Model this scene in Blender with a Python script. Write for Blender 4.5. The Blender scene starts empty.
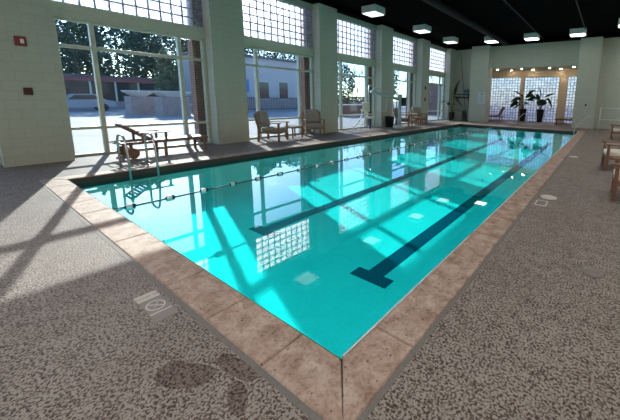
import bpy, bmesh, math, random
from mathutils import Vector, Matrix, Quaternion
random.seed(7)
C = bpy.context.scene.collection
SC = bpy.context.scene
PI = math.pi
W, L = 6.91, 18.56            # pool
XC = -2.217                   # front of the columns on the window side
XW = -2.72                    # window plane
HC = 5.41                     # top of the walls
ZW = -0.12                    # water level
BAY = 4.38

# ------------------------------------------------------------------ materials
def mat(name):
    m = bpy.data.materials.new(name); m.use_nodes = True
    nt = m.node_tree; nt.nodes.clear()
    out = nt.nodes.new('ShaderNodeOutputMaterial')
    return m, nt, out
def nd(nt, t, **k):
    n = nt.nodes.new(t)
    for a, v in k.items(): setattr(n, a, v)
    return n
def setin(n, **k):
    for a, v in k.items():
        n.inputs[a.replace('_', ' ')].default_value = v
def c4(c): return (c[0], c[1], c[2], 1)
def bsdf(nt, col, rough=.6, metal=0, spec=.5):
    b = nd(nt, 'ShaderNodeBsdfPrincipled')
    b.inputs['Base Color'].default_value = c4(col)
    b.inputs['Roughness'].default_value = rough
    b.inputs['Metallic'].default_value = metal
    b.inputs['Specular IOR Level'].default_value = spec
    return b
def ramp(nt, fac, stops):
    r = nd(nt, 'ShaderNodeValToRGB')
    e = r.color_ramp.elements
    while len(e) < len(stops): e.new(.5)
    for i, (p, c) in enumerate(stops): e[i].position = p; e[i].color = c4(c)
    nt.links.new(fac, r.inputs[0]); return r.outputs[0]
def noise(nt, vec, scale, detail=3, rough=.5, dist=0):
    n = nd(nt, 'ShaderNodeTexNoise')
    n.inputs['Scale'].default_value = scale; n.inputs['Detail'].default_value = detail
    n.inputs['Roughness'].default_value = rough; n.inputs['Distortion'].default_value = dist
    if vec is not None: nt.links.new(vec, n.inputs['Vector'])
    return n.outputs['Fac']
def mixc(nt, fac, a, b, mode='MIX'):
    m = nd(nt, 'ShaderNodeMix', data_type='RGBA', blend_type=mode)
    for s, v in ((0, fac), (6, a), (7, b)):
        if isinstance(v, (int, float)): m.inputs[s].default_value = v
        elif isinstance(v, tuple): m.inputs[s].default_value = c4(v)
        else: nt.links.new(v, m.inputs[s])
    return m.outputs[2]
def math_(nt, op, a, b=0.0):
    m = nd(nt, 'ShaderNodeMath', operation=op)
    for s, v in ((0, a), (1, b)):
        if isinstance(v, (int, float)): m.inputs[s].default_value = v
        else: nt.links.new(v, m.inputs[s])
    return m.outputs[0]
def bump(nt, h, b, strength=.3, dist=.01):
    n = nd(nt, 'ShaderNodeBump'); n.inputs['Strength'].default_value = strength; n.inputs['Distance'].default_value = dist
    nt.links.new(h, n.inputs['Height']); nt.links.new(n.outputs[0], b.inputs['Normal'])
def pos(nt): return nd(nt, 'ShaderNodeNewGeometry').outputs['Position']

def schlick(nt, f0, normal=None):
    g = nd(nt, 'ShaderNodeNewGeometry'); d = nd(nt, 'ShaderNodeVectorMath', operation='DOT_PRODUCT')
    nt.links.new(g.outputs['Incoming'], d.inputs[0]); nt.links.new(normal if normal is not None else g.outputs['Normal'], d.inputs[1])
    c = math_(nt, 'SUBTRACT', 1.0, math_(nt, 'ABSOLUTE', d.outputs['Value']))
    return math_(nt, 'ADD', f0, math_(nt, 'MULTIPLY', math_(nt, 'POWER', math_(nt, 'MAXIMUM', c, 0.0), 5.0), 1-f0))
def simple(name, col, rough=.6, metal=0, var=.12, scale=12, spec=.5, bmp=0):
    m, nt, out = mat(name); b = bsdf(nt, col, rough, metal, spec)
    tc = nd(nt, 'ShaderNodeTexCoord').outputs['Object']
    f = noise(nt, tc, scale)
    cc = ramp(nt, f, [(.3, tuple(x*(1-var) for x in col)), (.7, tuple(min(1, x*(1+var)) for x in col))])
    nt.links.new(cc, b.inputs['Base Color'])
    if bmp: bump(nt, f, b, bmp, .004)
    nt.links.new(b.outputs[0], out.inputs[0]); return m

def block_mat(name, col, col2, mortar, bw, bh, ms, rough=.75, bstr=.25, var=.35):
    m, nt, out = mat(name); b = bsdf(nt, col, rough, 0, .3)
    p = pos(nt); s = nd(nt, 'ShaderNodeSeparateXYZ'); nt.links.new(p, s.inputs[0])
    u = math_(nt, 'ADD', s.outputs[0], s.outputs[1])
    cmb = nd(nt, 'ShaderNodeCombineXYZ'); nt.links.new(u, cmb.inputs[0]); nt.links.new(s.outputs[2], cmb.inputs[1])
    br = nd(nt, 'ShaderNodeTexBrick'); nt.links.new(cmb.outputs[0], br.inputs['Vector'])
    br.inputs['Scale'].default_value = 1; br.inputs['Brick Width'].default_value = bw; br.inputs['Row Height'].default_value = bh
    br.inputs['Mortar Size'].default_value = ms; br.inputs['Mortar Smooth'].default_value = .3
    br.inputs['Color1'].default_value = c4(col); br.inputs['Color2'].default_value = c4(col2); br.inputs['Mortar'].default_value = c4(mortar)
    f = noise(nt, p, 9, 4)
    cc = mixc(nt, var, br.outputs['Color'], ramp(nt, f, [(.3, (.55, .55, .55)), (.7, (1, 1, 1))]), 'MULTIPLY')
    nt.links.new(cc, b.inputs['Base Color'])
    bump(nt, math_(nt, 'SUBTRACT', 1.0, br.outputs['Fac']), b, bstr, .004)
    nt.links.new(b.outputs[0], out.inputs[0]); return m

M = {}
M['cmu'] = block_mat('painted_block', (.52, .54, .455), (.54, .56, .475), (.44, .46, .395), .40, .20, .006, .7, .2, .12)
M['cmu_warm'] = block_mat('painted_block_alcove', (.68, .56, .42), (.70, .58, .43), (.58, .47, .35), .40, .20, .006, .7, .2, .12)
M['brick'] = block_mat('red_brick', (.30, .12, .085), (.22, .085, .06), (.34, .29, .25), .21, .075, .010, .85, .4, .5)
M['brick_pale'] = block_mat('pale_brick', (.42, .30, .27), (.33, .23, .21), (.45, .40, .37), .21, .075, .010, .85, .4, .5)

def deck_mat():
    m, nt, out = mat('textured_deck'); b = bsdf(nt, (.2, .17, .15), .5, 0, .06)
    p = pos(nt)
    f = noise(nt, p, 66, 2.5, .55, .5)
    g = noise(nt, p, 1.6, 3)
    h = noise(nt, p, 9, 2)
    f2 = math_(nt, 'ADD', f, math_(nt, 'MULTIPLY', math_(nt, 'SUBTRACT', h, .5), .18))
    col = ramp(nt, f2, [(.41, (.085, .060, .050)), (.48, (.23, .185, .16)), (.545, (.385, .33, .29))])
    col = mixc(nt, .45, col, ramp(nt, g, [(.3, (.72, .68, .66)), (.7, (1, 1, 1))]), 'MULTIPLY')
    # the damp stain by the corner of the pool, with its own irregular outline
    s = nd(nt, 'ShaderNodeSeparateXYZ'); nt.links.new(p, s.inputs[0])
    n1 = math_(nt, 'MULTIPLY', math_(nt, 'SUBTRACT', noise(nt, p, 4, 5), .5), 3.2)
    def blob(cx, cy, rx, ry, ang):
        dx = math_(nt, 'SUBTRACT', s.outputs[0], cx); dy = math_(nt, 'SUBTRACT', s.outputs[1], cy)
        ca, sa = math.cos(ang), math.sin(ang)
        u = math_(nt, 'ADD', math_(nt, 'MULTIPLY', dx, ca/rx), math_(nt, 'MULTIPLY', dy, sa/rx))
        v = math_(nt, 'SUBTRACT', math_(nt, 'MULTIPLY', dy, ca/ry), math_(nt, 'MULTIPLY', dx, sa/ry))
        r = math_(nt, 'ADD', math_(nt, 'MULTIPLY', u, u), math_(nt, 'MULTIPLY', v, v))
        return math_(nt, 'LESS_THAN', math_(nt, 'ADD', r, n1), 1.0)
    mk = math_(nt, 'MAXIMUM', blob(6.25, -.60, .16, .085, .5), math_(nt, 'MAXIMUM', blob(6.47, -.40, .17, .055, .1), blob(6.62, -.50, .12, .05, -.4)))
    col = mixc(nt, mk, col, mixc(nt, .7, col, (.42, .33, .31), 'MULTIPLY'))
    nt.links.new(col, b.inputs['Base Color'])
    rg = nd(nt, 'ShaderNodeMapRange'); nt.links.new(f2, rg.inputs[0]); rg.inputs[1].default_value = .4; rg.inputs[2].default_value = .6
    rg.inputs[3].default_value = .5; rg.inputs[4].default_value = .8
    nt.links.new(rg.outputs[0], b.inputs['Roughness'])
    bump(nt, f2, b, .5, .012)
    nt.links.new(b.outputs[0], out.inputs[0]); return m
M['deck'] = deck_mat()

def coping_mat():
    m, nt, out = mat('coping_stone'); b = bsdf(nt, (.3, .2, .16), .62, 0, .08)
    p = pos(nt)
    f = noise(nt, p, 7, 5, .6, .5); g = noise(nt, p, 45, 3, .6)
    col = ramp(nt, f, [(.32, (.33, .215, .16)), (.5, (.48, .34, .27)), (.68, (.58, .45, .375))])
    col = mixc(nt, .5, col, ramp(nt, g, [(.36, (.5, .42, .38)), (.52, (1, 1, 1))]), 'MULTIPLY')
    vo = nd(nt, 'ShaderNodeTexVoronoi'); vo.inputs['Scale'].default_value = 22; nt.links.new(p, vo.inputs['Vector'])
    pit = math_(nt, 'MULTIPLY', math_(nt, 'LESS_THAN', vo.outputs['Distance'], .17), math_(nt, 'GREATER_THAN', noise(nt, p, 5, 2), .53))
    col = mixc(nt, math_(nt, 'MULTIPLY', pit, .75), col, (.12, .065, .05))
    nt.links.new(col, b.inputs['Base Color']); bump(nt, math_(nt, 'SUBTRACT', math_(nt, 'ADD', g, f), pit), b, .5, .006)
    nt.links.new(b.outputs[0], out.inputs[0]); return m
M['coping'] = coping_mat()
M['joint'] = simple('coping_joint', (.07, .055, .05), .9)
M['slurry'] = simple('grey_mortar_strip', (.19, .165, .15), .8, bmp=.5, scale=40)

def plaster_mat():
    m, nt, out = mat('pool_plaster'); b = bsdf(nt, (.6, .85, .8), .7)
    p = pos(nt); f = noise(nt, p, 2.2, 4, .6); g = noise(nt, p, 30, 2)
    col = ramp(nt, f, [(.3, (.52, .84, .84)), (.7, (.62, .91, .90))])
    col = mixc(nt, .25, col, ramp(nt, g, [(.4, (.8, .8, .8)), (.6, (1, 1, 1))]), 'MULTIPLY')
    nt.links.new(col, b.inputs['Base Color']); nt.links.new(b.outputs[0], out.inputs[0]); return m
M['plaster'] = plaster_mat()
M['lanetile'] = block_mat('dark_lane_tile', (.03, .07, .13), (.035, .08, .15), (.09, .16, .2), .052, .052, .004, .4, .1, .1)
M['bandtile'] = block_mat('waterline_tile', (.035, .06, .06), (.05, .08, .08), (.10, .13, .12), .15, .15, .004, .3, .1, .1)

def water_mats():
    m, nt, out = mat('pool_water')
    p = pos(nt)
    t = nd(nt, 'ShaderNodeBsdfTransparent'); t.inputs[0].default_value = (.13, .955, .955, 1)
    g = nd(nt, 'ShaderNodeBsdfGlossy'); g.inputs['Roughness'].default_value = 0.0; g.inputs[0].default_value = (1, 1, 1, 1)
    mp = nd(nt, 'ShaderNodeMapping'); mp.inputs['Scale'].default_value = (1, .6, 1); nt.links.new(p, mp.inputs[0])
    n1 = noise(nt, mp.outputs[0], 2.6, 2, .5, .3)
    s = nd(nt, 'ShaderNodeSeparateXYZ'); nt.links.new(p, s.inputs[0])
    rg = nd(nt, 'ShaderNodeMapRange'); nt.links.new(s.outputs[1], rg.inputs[0])
    rg.inputs[1].default_value = 4; rg.inputs[2].default_value = 16; rg.inputs[3].default_value = .012; rg.inputs[4].default_value = 1.0
    bp = nd(nt, 'ShaderNodeBump'); bp.inputs['Distance'].default_value = .012
    nt.links.new(rg.outputs[0], bp.inputs['Strength']); nt.links.new(n1, bp.inputs['Height'])
    nt.links.new(bp.outputs[0], g.inputs['Normal'])
    mx = nd(nt, 'ShaderNodeMixShader'); nt.links.new(schlick(nt, .02), mx.inputs[0]); nt.links.new(t.outputs[0], mx.inputs[1]); nt.links.new(g.outputs[0], mx.inputs[2])
    nt.links.new(mx.outputs[0], out.inputs[0])
    m2, nt, out = mat('pool_water_side')
    t = nd(nt, 'ShaderNodeBsdfTransparent'); nt.links.new(t.outputs[0], out.inputs[0])
    return m, m2
M['water'], M['water_side'] = water_mats()

def glass_mat(name, tint, refl=1.0):
    m, nt, out = mat(name)
    t = nd(nt, 'ShaderNodeBsdfTransparent'); t.inputs[0].default_value = c4(tint)
    g = nd(nt, 'ShaderNodeBsdfGlossy'); g.inputs['Roughness'].default_value = 0.01
    mx = nd(nt, 'ShaderNodeMixShader'); nt.links.new(schlick(nt, .04), mx.inputs[0]); nt.links.new(t.outputs[0], mx.inputs[1]); nt.links.new(g.outputs[0], mx.inputs[2])
    nt.links.new(mx.outputs[0], out.inputs[0]); return m
M['glass'] = glass_mat('window_glass', (.86, .91, .92))
M['block_clear'] = glass_mat('glass_block_outer', (.92, .93, .95))
def glassblock_mat(name, tr, sc, fwd, rr_):
    m, nt, out = mat(name)
    p = pos(nt); f = noise(nt, p, sc, 3, .6, 1.0)
    t = nd(nt, 'ShaderNodeBsdfTranslucent')
    nt.links.new(ramp(nt, f, [(.34, tuple(x*.35 for x in tr)), (.5, tuple(x*.85 for x in tr)), (.62, tr)]), t.inputs[0])
    rf = nd(nt, 'ShaderNodeBsdfRefraction'); rf.inputs['IOR'].default_value = 1.2; rf.inputs['Roughness'].default_value = rr_
    nt.links.new(ramp(nt, f, [(.34, tuple(x*.45 for x in tr)), (.55, tr)]), rf.inputs[0])
    m0 = nd(nt, 'ShaderNodeMixShader'); m0.inputs[0].default_value = fwd
    nt.links.new(t.outputs[0], m0.inputs[1]); nt.links.new(rf.outputs[0], m0.inputs[2])
    g = nd(nt, 'ShaderNodeBsdfGlossy'); g.inputs['Roughness'].default_value = .12
    mx = nd(nt, 'ShaderNodeMixShader'); mx.inputs[0].default_value = .07
    nt.links.new(m0.outputs[0], mx.inputs[1]); nt.links.new(g.outputs[0], mx.inputs[2]); nt.links.new(mx.outputs[0], out.inputs[0]); return m
M['glassblock'] = glassblock_mat('glass_block', (.93, .88, .90), 14, .7, .8)
M['glassblock_far'] = glassblock_mat('glass_block_alcove', (.97, .91, .99), 6, .6, .35)
M['mortar'] = simple('glass_block_mortar', (.45, .40, .42), .8)
M['mortar_far'] = simple('glass_block_mortar_alcove', (.34, .28, .36), .8)
M['frame'] = simple('painted_window_frame', (.58, .60, .49), .45, var=.05)
M['black'] = simple('black_ceiling', (.0012, .0013, .0014), 1.0, spec=0.05)
M['duct'] = simple('black_duct', (.004, .005, .006), .6, spec=.2)
M['lampbody'] = simple('lamp_housing', (.75, .80, .78), .5, var=.04)
def emis(name, col, st):
    m, nt, out = mat(name); e = nd(nt, 'ShaderNodeEmission'); e.inputs[0].default_value = c4(col); e.inputs[1].default_value = st
    nt.links.new(e.outputs[0], out.inputs[0]); return m
M['diffuser'] = emis('lamp_diffuser', (1, .99, .94), 1.7)
M['diffuser_fill'] = emis('lamp_diffuser_added_fill', (1, .98, .94), 26)  # boosted output, added as room fill from lamps out of view
M['diffuser_fill_back'] = emis('lamp_diffuser_added_fill_back', (1, .98, .94), 42)  # output raised further to add fill from behind the camera
M['spot'] = emis('downlight_lens', (1, .78, .55), 110)

def wood_mat(name, a, b_, rough=.5):
    m, nt, out = mat(name); b = bsdf(nt, a, rough)
    tc = nd(nt, 'ShaderNodeTexCoord').outputs['Object']
    mp = nd(nt, 'ShaderNodeMapping'); mp.inputs['Scale'].default_value = (4, 14, 14); nt.links.new(tc, mp.inputs[0])
    f = noise(nt, mp.outputs[0], 3, 4, .6, 1.5)
    nt.links.new(ramp(nt, f, [(.3, a), (.7, b_)]), b.inputs['Base Color']); bump(nt, f, b, .15, .003)
    nt.links.new(b.outputs[0], out.inputs[0]); return m
M['teak'] = wood_mat('weathered_teak', (.22, .125, .07), (.40, .26, .16))
M['teak_red'] = wood_mat('reddish_teak', (.17, .075, .045), (.32, .16, .10))
M['teak_orange'] = wood_mat('orange_teak', (.24, .10, .045), (.40, .19, .09))
M['cushion'] = simple('grey_beige_fabric', (.36, .33, .29), .9, var=.08, scale=60, bmp=.3)
M['cushion_cream'] = simple('cream_fabric', (.85, .78, .66), .9, var=.06, scale=60, bmp=.3)
M['sling'] = simple('tan_fabric', (.40, .20, .12), .9, var=.1, scale=50, bmp=.3)
M['steel'] = simple('polished_steel', (.62, .60, .57), .32, 1, var=.05)
M['whitepaint'] = simple('white_powder_coat', (.72, .74, .72), .4, var=.04)
M['liftcream'] = simple('cream_plastic', (.72, .72, .58), .5, var=.04)
M['liftteal'] = simple('pale_teal_enamel', (.42, .56, .54), .4, var=.04)
M['blackplastic'] = simple('black_plastic', (.012, .013, .014), .5)
M['blue'] = simple('blue_webbing', (.03, .06, .25), .6)
M['darkpot'] = simple('charcoal_planter', (.02, .018, .018), .5)
M['soil'] = simple('potting_soil', (.05, .03, .02), .95)
M['leaf'] = simple('glossy_dark_leaf', (.02, .055, .018), .35, var=.4, scale=5)
M['leaf_y'] = simple('yellow_green_leaf', (.16, .24, .05), .4, var=.3, scale=5)
M['stem'] = simple('green_stem', (.08, .14, .04), .5)
M['red'] = simple('red_enamel', (.25, .02, .02), .4)
M['darkred'] = simple('dark_red_enamel', (.09, .01, .012), .4)
M['clear'] = simple('strobe_lens', (.8, .8, .78), .2)
M['sign'] = simple('pale_sign', (.62, .68, .68), .5, var=.03)
M['signink'] = simple('grey_ink', (.2, .25, .28), .6)
M['tilecream'] = simple('cream_deck_tile', (.60, .53, .46), .6, var=.05)
M['tilegrey'] = simple('grey_deck_tile', (.26, .22, .19), .6, var=.05)
M['lidwhite'] = simple('white_lid', (.62, .58, .52), .5, var=.06)
M['lidgrey'] = simple('grey_lid', (.20, .17, .15), .6)
M['floatwhite'] = simple('white_float', (.8, .82, .82), .35)
M['floatblue'] = simple('navy_float', (.02, .04, .09), .35)
M['rope'] = simple('dark_rope', (.05, .10, .13), .6)
M['chest'] = simple('beige_plastic', (.30, .29, .22), .6)
M['tubshell'] = simple('tub_rim_stone', (.50, .44, .38), .5)
M['tubdark'] = simple('tub_dark_tile', (.05, .025, .02), .3)
M['tealcloth'] = simple('teal_fabric', (.05, .18, .2), .7)
# outside
def pave():
    m, nt, out = mat('patio_paving'); b = bsdf(nt, (.5, .5, .5), .8, 0, .3)
    p = pos(nt); f = noise(nt, p, .35, 4, .6, .5); g = noise(nt, p, 6, 4)
    col = ramp(nt, f, [(.35, (.25, .235, .215)), (.65, (.40, .375, .345))])
    col = mixc(nt, .5, col, ramp(nt, g, [(.3, (.7, .7, .7)), (.7, (1, 1, 1))]), 'MULTIPLY')
    nt.links.new(col, b.inputs['Base Color']); nt.links.new(b.outputs[0], out.inputs[0]); return m
M['paving'] = pave()
M['bark'] = simple('grey_bark', (.10, .075, .06), .9, var=.3)
M['needles'] = simple('conifer_green', (.05, .085, .06), .8, var=.5, scale=1.5)
M['needles2'] = simple('olive_green', (.10, .13, .07), .8, var=.5, scale=1.5)
M['shrub'] = simple('yellow_shrub', (.55, .52, .10), .8, var=.3, scale=3)
M['hedge'] = simple('brown_hedge', (.12, .09, .075), .9, var=.4, scale=3)
M['stone'] = simple('pale_stone', (.62, .58, .53), .7)
M['stucco'] = simple('lilac_stucco', (.50, .42, .40), .8)
M['fascia'] = simple('faded_red_fascia', (.32, .10, .10), .7)
M['darkglass'] = simple('dark_glazing', (.02, .03, .035), .15, spec=.8)
M['roofing'] = simple('grey_roof', (.12, .12, .13), .8)
M['bluepanel'] = simple('blue_panel', (.02, .15, .5), .5)
M['iron'] = simple('black_iron', (.02, .02, .025), .5)
M['carpaint'] = simple('grey_car_paint', (.30, .33, .36), .3, .3)
M['tyre'] = simple('black_tyre', (.02, .02, .02), .8)

# ------------------------------------------------------------------ mesh helpers
def BM(): return bmesh.new()
def box(bm, x0, x1, y0, y1, z0, z1, mi=0, rot=None, bev=0):
    """box; rot = (pivot, Matrix) optional"""
    vs = [bm.verts.new((x, y, z)) for x in (x0, x1) for y in (y0, y1) for z in (z0, z1)]
    F = [(0, 1, 3, 2), (4, 6, 7, 5), (0, 4, 5, 1), (2, 3, 7, 6), (0, 2, 6, 4), (1, 5, 7, 3)]
    fs = [bm.faces.new([vs[i] for i in f]) for f in F]
    for f in fs: f.material_index = mi
    if bev:
        es = list({e for f in fs for e in f.edges})
        r = bmesh.ops.bevel(bm, geom=es, offset=bev, segments=2, profile=.6, affect='EDGES')
        vs = list({v for f in r['faces'] for v in f.verts} | {v for v in vs if v.is_valid})
        for f in r['faces']: f.material_index = mi
    if rot is not None:
        piv, R = rot; piv = Vector(piv)
        for v in vs: v.co = R @ (v.co - piv) + piv
    return vs
def cushion(bm, x0, x1, y0, y1, z0, z1, puff=.03, rot=None, n=6):
    """soft rounded box"""
    cx, cy, cz = (x0+x1)/2, (y0+y1)/2, (z0+z1)/2
    t = bmesh.new(); bmesh.ops.create_cube(t, size=2)
    bmesh.ops.subdivide_edges(t, edges=t.edges[:], cuts=n, use_grid_fill=True)
    hx, hy, hz = (x1-x0)/2, (y1-y0)/2, (z1-z0)/2
    r = min(hx, hy, hz)*.55
    vm = {}
    for v in t.verts:
        u = v.co
        q = Vector((u.x*hx, u.y*hy, u.z*hz))
        inner = Vector((max(-hx+r, min(hx-r, q.x)), max(-hy+r, min(hy-r, q.y)), max(-hz+r, min(hz-r, q.z))))
        d = q-inner
        if d.length > 1e-6: q = inner+d.normalized()*r if d.length > r else q
        k = puff*(1-u.x**2)*(1-u.y**2) if hz <= hx and hz <= hy else puff*(1-u.y**2)*(1-u.z**2)
        if hz <= hx and hz <= hy: q.z += k*u.z
        else: q.x += k*u.x
        q += Vector((cx, cy, cz))
        if rot is not None: q = rot[1] @ (q-Vector(rot[0]))+Vector(rot[0])
        vm[v] = bm.verts.new(q)
    for f in t.faces:
        g = bm.faces.new([vm[v] for v in f.verts]); g.smooth = True
    t.free()
def tube(bm, pts, rad, seg=8, mi=0, cap=True):
    pts = [Vector(p) for p in pts]
    if not isinstance(rad, (list, tuple)): rad = [rad]*len(pts)
    rings = []; prev = None
    for i, p in enumerate(pts):
        d = (pts[min(i+1, len(pts)-1)]-pts[max(i-1, 0)]).normalized()
        if prev is None:
            a = Vector((0, 0, 1)) if abs(d.z) < .9 else Vector((1, 0, 0)); u = d.cross(a).normalized()
        else: u = (prev-d*prev.dot(d)).normalized()
        prev = u; v = d.cross(u)
        rings.append([bm.verts.new(p+(u*math.cos(2*PI*k/seg)+v*math.sin(2*PI*k/seg))*rad[i]) for k in range(seg)])
    for a, b in zip(rings, rings[1:]):
        for k in range(seg):
            f = bm.faces.new((a[k], a[(k+1) % seg], b[(k+1) % seg], b[k])); f.smooth = True; f.material_index = mi
    if cap:
        for r_ in (rings[0][::-1], rings[-1]):
            f = bm.faces.new(r_); f.material_index = mi
def arc(pts, r=.1, n=5):
    """round the corners of a polyline"""
    P = [Vector(p) for p in pts]; o = [P[0]]
    for a, b, c in zip(P, P[1:], P[2:]):
        rr = min(r, (a-b).length*.49, (c-b).length*.49)
        s = b+(a-b).normalized()*rr; e = b+(c-b).normalized()*rr
        for k in range(n+1):
            t = k/n; o.append(s*(1-t)**2+b*2*t*(1-t)+e*t*t)
    o.append(P[-1]); return o
def lathe(bm, prof, seg=20, c=(0, 0), mi=0):
    rings = []
    for r, z in prof: rings.append([bm.verts.new((c[0]+r*math.cos(2*PI*k/seg), c[1]+r*math.sin(2*PI*k/seg), z)) for k in range(seg)])
    for a, b in zip(rings, rings[1:]):
        for k in range(seg):
            f = bm.faces.new((a[k], a[(k+1) % seg], b[(k+1) % seg], b[k])); f.smooth = True; f.material_index = mi
    bm.faces.new(rings[0][::-1]).material_index = mi; bm.faces.new(rings[-1]).material_index = mi
def obj(name, bm, m, parent=None, fixn=True):
    if fixn: bmesh.ops.recalc_face_normals(bm, faces=bm.faces[:])
    me = bpy.data.meshes.new(name); bm.to_mesh(me); bm.free()
    for x in (m if isinstance(m, (list, tuple)) else [m]): me.materials.append(M[x])
    o = bpy.data.objects.new(name, me); C.objects.link(o)
    if parent is not None: o.parent = parent
    return o
def tag(o, label, cat, group=None, kind=None):
    if label: o['label'] = label
    if cat: o['category'] = cat
    if group: o['group'] = group
    if kind: o['kind'] = kind
    return o
def thing(name, label, cat, loc=(0, 0, 0), rz=0, group=None):
    o = bpy.data.objects.new(name, None); C.objects.link(o); o.empty_display_size = .1
    o.location = loc; o.rotation_euler = (0, 0, rz); return tag(o, label, cat, group)
def struct(name, bm, m, label, cat, parent=None):
    o = obj(name, bm, m, parent)
    if parent is None: tag(o, label, cat, None, 'structure')
    return o
def structe(name, label, cat, loc=(0, 0, 0)):
    o = thing(name, label, cat, loc); o['kind'] = 'structure'; return o
KIDS = {}
def dup(root, loc, rz, label, group=None):
    r = root.copy(); C.objects.link(r); r.location = loc; r.rotation_euler = (0, 0, rz); r['label'] = label
    if group: r['group'] = group
    for ch in list(root.children):
        c = ch.copy(); C.objects.link(c); c.parent = r
        for g in list(ch.children):
            d = g.copy(); C.objects.link(d); d.parent = c
    return r
def part(name, bm, m, parent, label=None):
    o = obj(name, bm, m, parent)
    if label: o['label'] = label
    return o

# ------------------------------------------------------------------ deck, coping, pool
X0, X1, Y0, Y1 = -2.85, 12.0, -7.5, 24.4
CW = .32
def deck_ring(bm, z0, z1, x0, x1, y0, y1, hx0, hx1, hy0, hy1):
    box(bm, x0, hx0, y0, y1, z0, z1); box(bm, hx1, x1, y0, y1, z0, z1)
    box(bm, hx0, hx1, y0, hy0, z0, z1); box(bm, hx0, hx1, hy1, y1, z0, z1)
bm = BM(); g = CW+.035
deck_ring(bm, -.25, 0, X0, X1, Y0, Y1, -g, W+g, -g, L+g)
struct('floor', bm, 'deck', 'speckled grey brown textured concrete pool deck', 'floor')
bm = BM(); deck_ring(bm, -.25, .002, -g, W+g, -g, L+g, -CW, W+CW, -CW, L+CW)
struct('trim_1', bm, 'slurry', 'thin grey mortar strip between coping and deck', 'trim')
# coping stones: a ring with joints and mitred corners
bm = BM()
deck_ring(bm, -.2, -.012, -CW, W+CW, -CW, L+CW, .01, W-.01, .01, L-.01)
for f in bm.faces: f.material_index = 1
def stone(poly):
    z0, z1 = -.055, .006; n = len(poly)
    cx = sum(p[0] for p in poly)/n; cy = sum(p[1] for p in poly)/n
    def ring(z, k): return [bm.verts.new((p[0]-math.copysign(k, p[0]-cx), p[1]-math.copysign(k, p[1]-cy), z)) for p in poly]
    r0 = ring(z0, .004); r1 = ring(z1-.008, .004); r2 = ring(z1, .012)
    bm.faces.new(r0[::-1]); bm.faces.new(r2)
    for a, b in ((r0, r1), (r1, r2)):
        for k in range(n): bm.faces.new((a[k], a[(k+1) % n], b[(k+1) % n], b[k]))
def cut(n0, n1, first, step):
    t = [n0]; v = n0+first
    while v < n1-first*.6: t.append(v); v += step
    t.append(n1); return t
ty = cut(0, L, .34, .66); tx = cut(0, W, .36, .675)
tx = [W-v for v in tx[::-1]]
for i in range(len(ty)-1):
    a, b = ty[i], ty[i+1]; ea = -CW if i == 0 else a; eb = L+CW if i == len(ty)-2 else b
    stone([(0, a), (-CW, ea), (-CW, eb), (0, b)][::-1]); stone([(W, a), (W+CW, ea), (W+CW, eb), (W, b)])
for i in range(len(tx)-1):
    a, b = tx[i], tx[i+1]; ea = -CW if i == 0 else a; eb = W+CW if i == len(tx)-2 else b
    stone([(a, 0), (ea, -CW), (eb, -CW), (b, 0)]); stone([(a, L), (ea, L+CW), (eb, L+CW), (b, L)][::-1])
box(bm, W-.016, W-.002, .02, L-.02, -.03, .003, 2)  # white strip stands in for the bright highlight along the coping nose
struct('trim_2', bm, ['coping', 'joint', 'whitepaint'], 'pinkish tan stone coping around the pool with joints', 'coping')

ZF0, ZF1 = -.74, -.54
def zf(y): return ZF0+(ZF1-ZF0)*y/L
basin = structe('pool_basin', 'turquoise plastered swimming pool basin with dark lane markings', 'pool')
bm = BM(); o_ = .3
def basin_side(pts, mi=0):
    f = bm.faces.new([bm.verts.new(p) for p in pts]); f.material_index = mi
# floor slab
v = [bm.verts.new(p) for p in ((-o_, -o_, zf(0)), (W+o_, -o_, zf(0)), (W+o_, L+o_, zf(L)), (-o_, L+o_, zf(L)))]
w = [bm.verts.new((q.co.x, q.co.y, -1.1)) for q in v]
bm.faces.new(v); bm.faces.new(w[::-1])
for k in range(4): bm.faces.new((v[k], w[k], w[(k+1) % 4], v[(k+1) % 4]))
for (a, b, c, d) in ((-o_, 0, -o_, L+o_), (W, W+o_, -o_, L+o_), (0, W, -o_, 0), (0, W, L, L+o_)):
    box(bm, a, b, c, d, -1.0, -.21)
part('pool_shell', bm, 'plaster', basin)
bm = BM()
for (a, b, c, d) in ((-.25, -.001, -.25, L+.25), (W+.001, W+.25, -.25, L+.25), (0, W, -.25, -.001), (0, W, L+.001, L+.25)):
    box(bm, a, b, c, d, -.209, -.056)
part('waterline_tile', bm, 'bandtile', basin)
def strip(x0, x1, y0, y1):
    bm = BM(); vs = box(bm, x0, x1, y0, y1, 0, .006)
    for v_ in vs: v_.co.z += zf(v_.co.y)
    return bm
for x in (5.78, 3.38):
    bm = strip(x-.125, x+.125, 1.82, L-1.9)
    for yy in (1.62, L-1.9):
        vs = box(bm, x-.29, x+.29, yy, yy+.2, 0, .006)
        for v_ in vs: v_.co.z += zf(v_.co.y)
    part('lane_marking', bm, 'lanetile', basin)
for (x, y) in ((4.75, 5.1), (5.2, 11.0)):
    bm = BM(); lathe(bm, [(.13, 0), (.13, .012), (.05, .02)], 18, (x, y))
    for v_ in bm.verts: v_.co.z += zf(y)
    part('floor_drain', bm, 'whitepaint', basin)
# water body
bm = BM(); e = .003
top = [bm.verts.new(p) for p in ((e, e, ZW), (W-e, e, ZW), (W-e, L-e, ZW), (e, L-e, ZW))]
bot = [bm.verts.new((q.co.x, q.co.y, zf(q.co.y)+.008)) for q in top]
f = bm.faces.new(top); f.material_index = 0
f = bm.faces.new(bot[::-1]); f.material_index = 1
for k in range(4):
    f = bm.faces.new((top[k], bot[k], bot[(k+1) % 4], top[(k+1) % 4])); f.material_index = 1
wtr = obj('pool_water', bm, ['water', 'water_side'])
tag(wtr, 'clear turquoise water filling the swimming pool', 'water', None, 'stuff')

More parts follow.
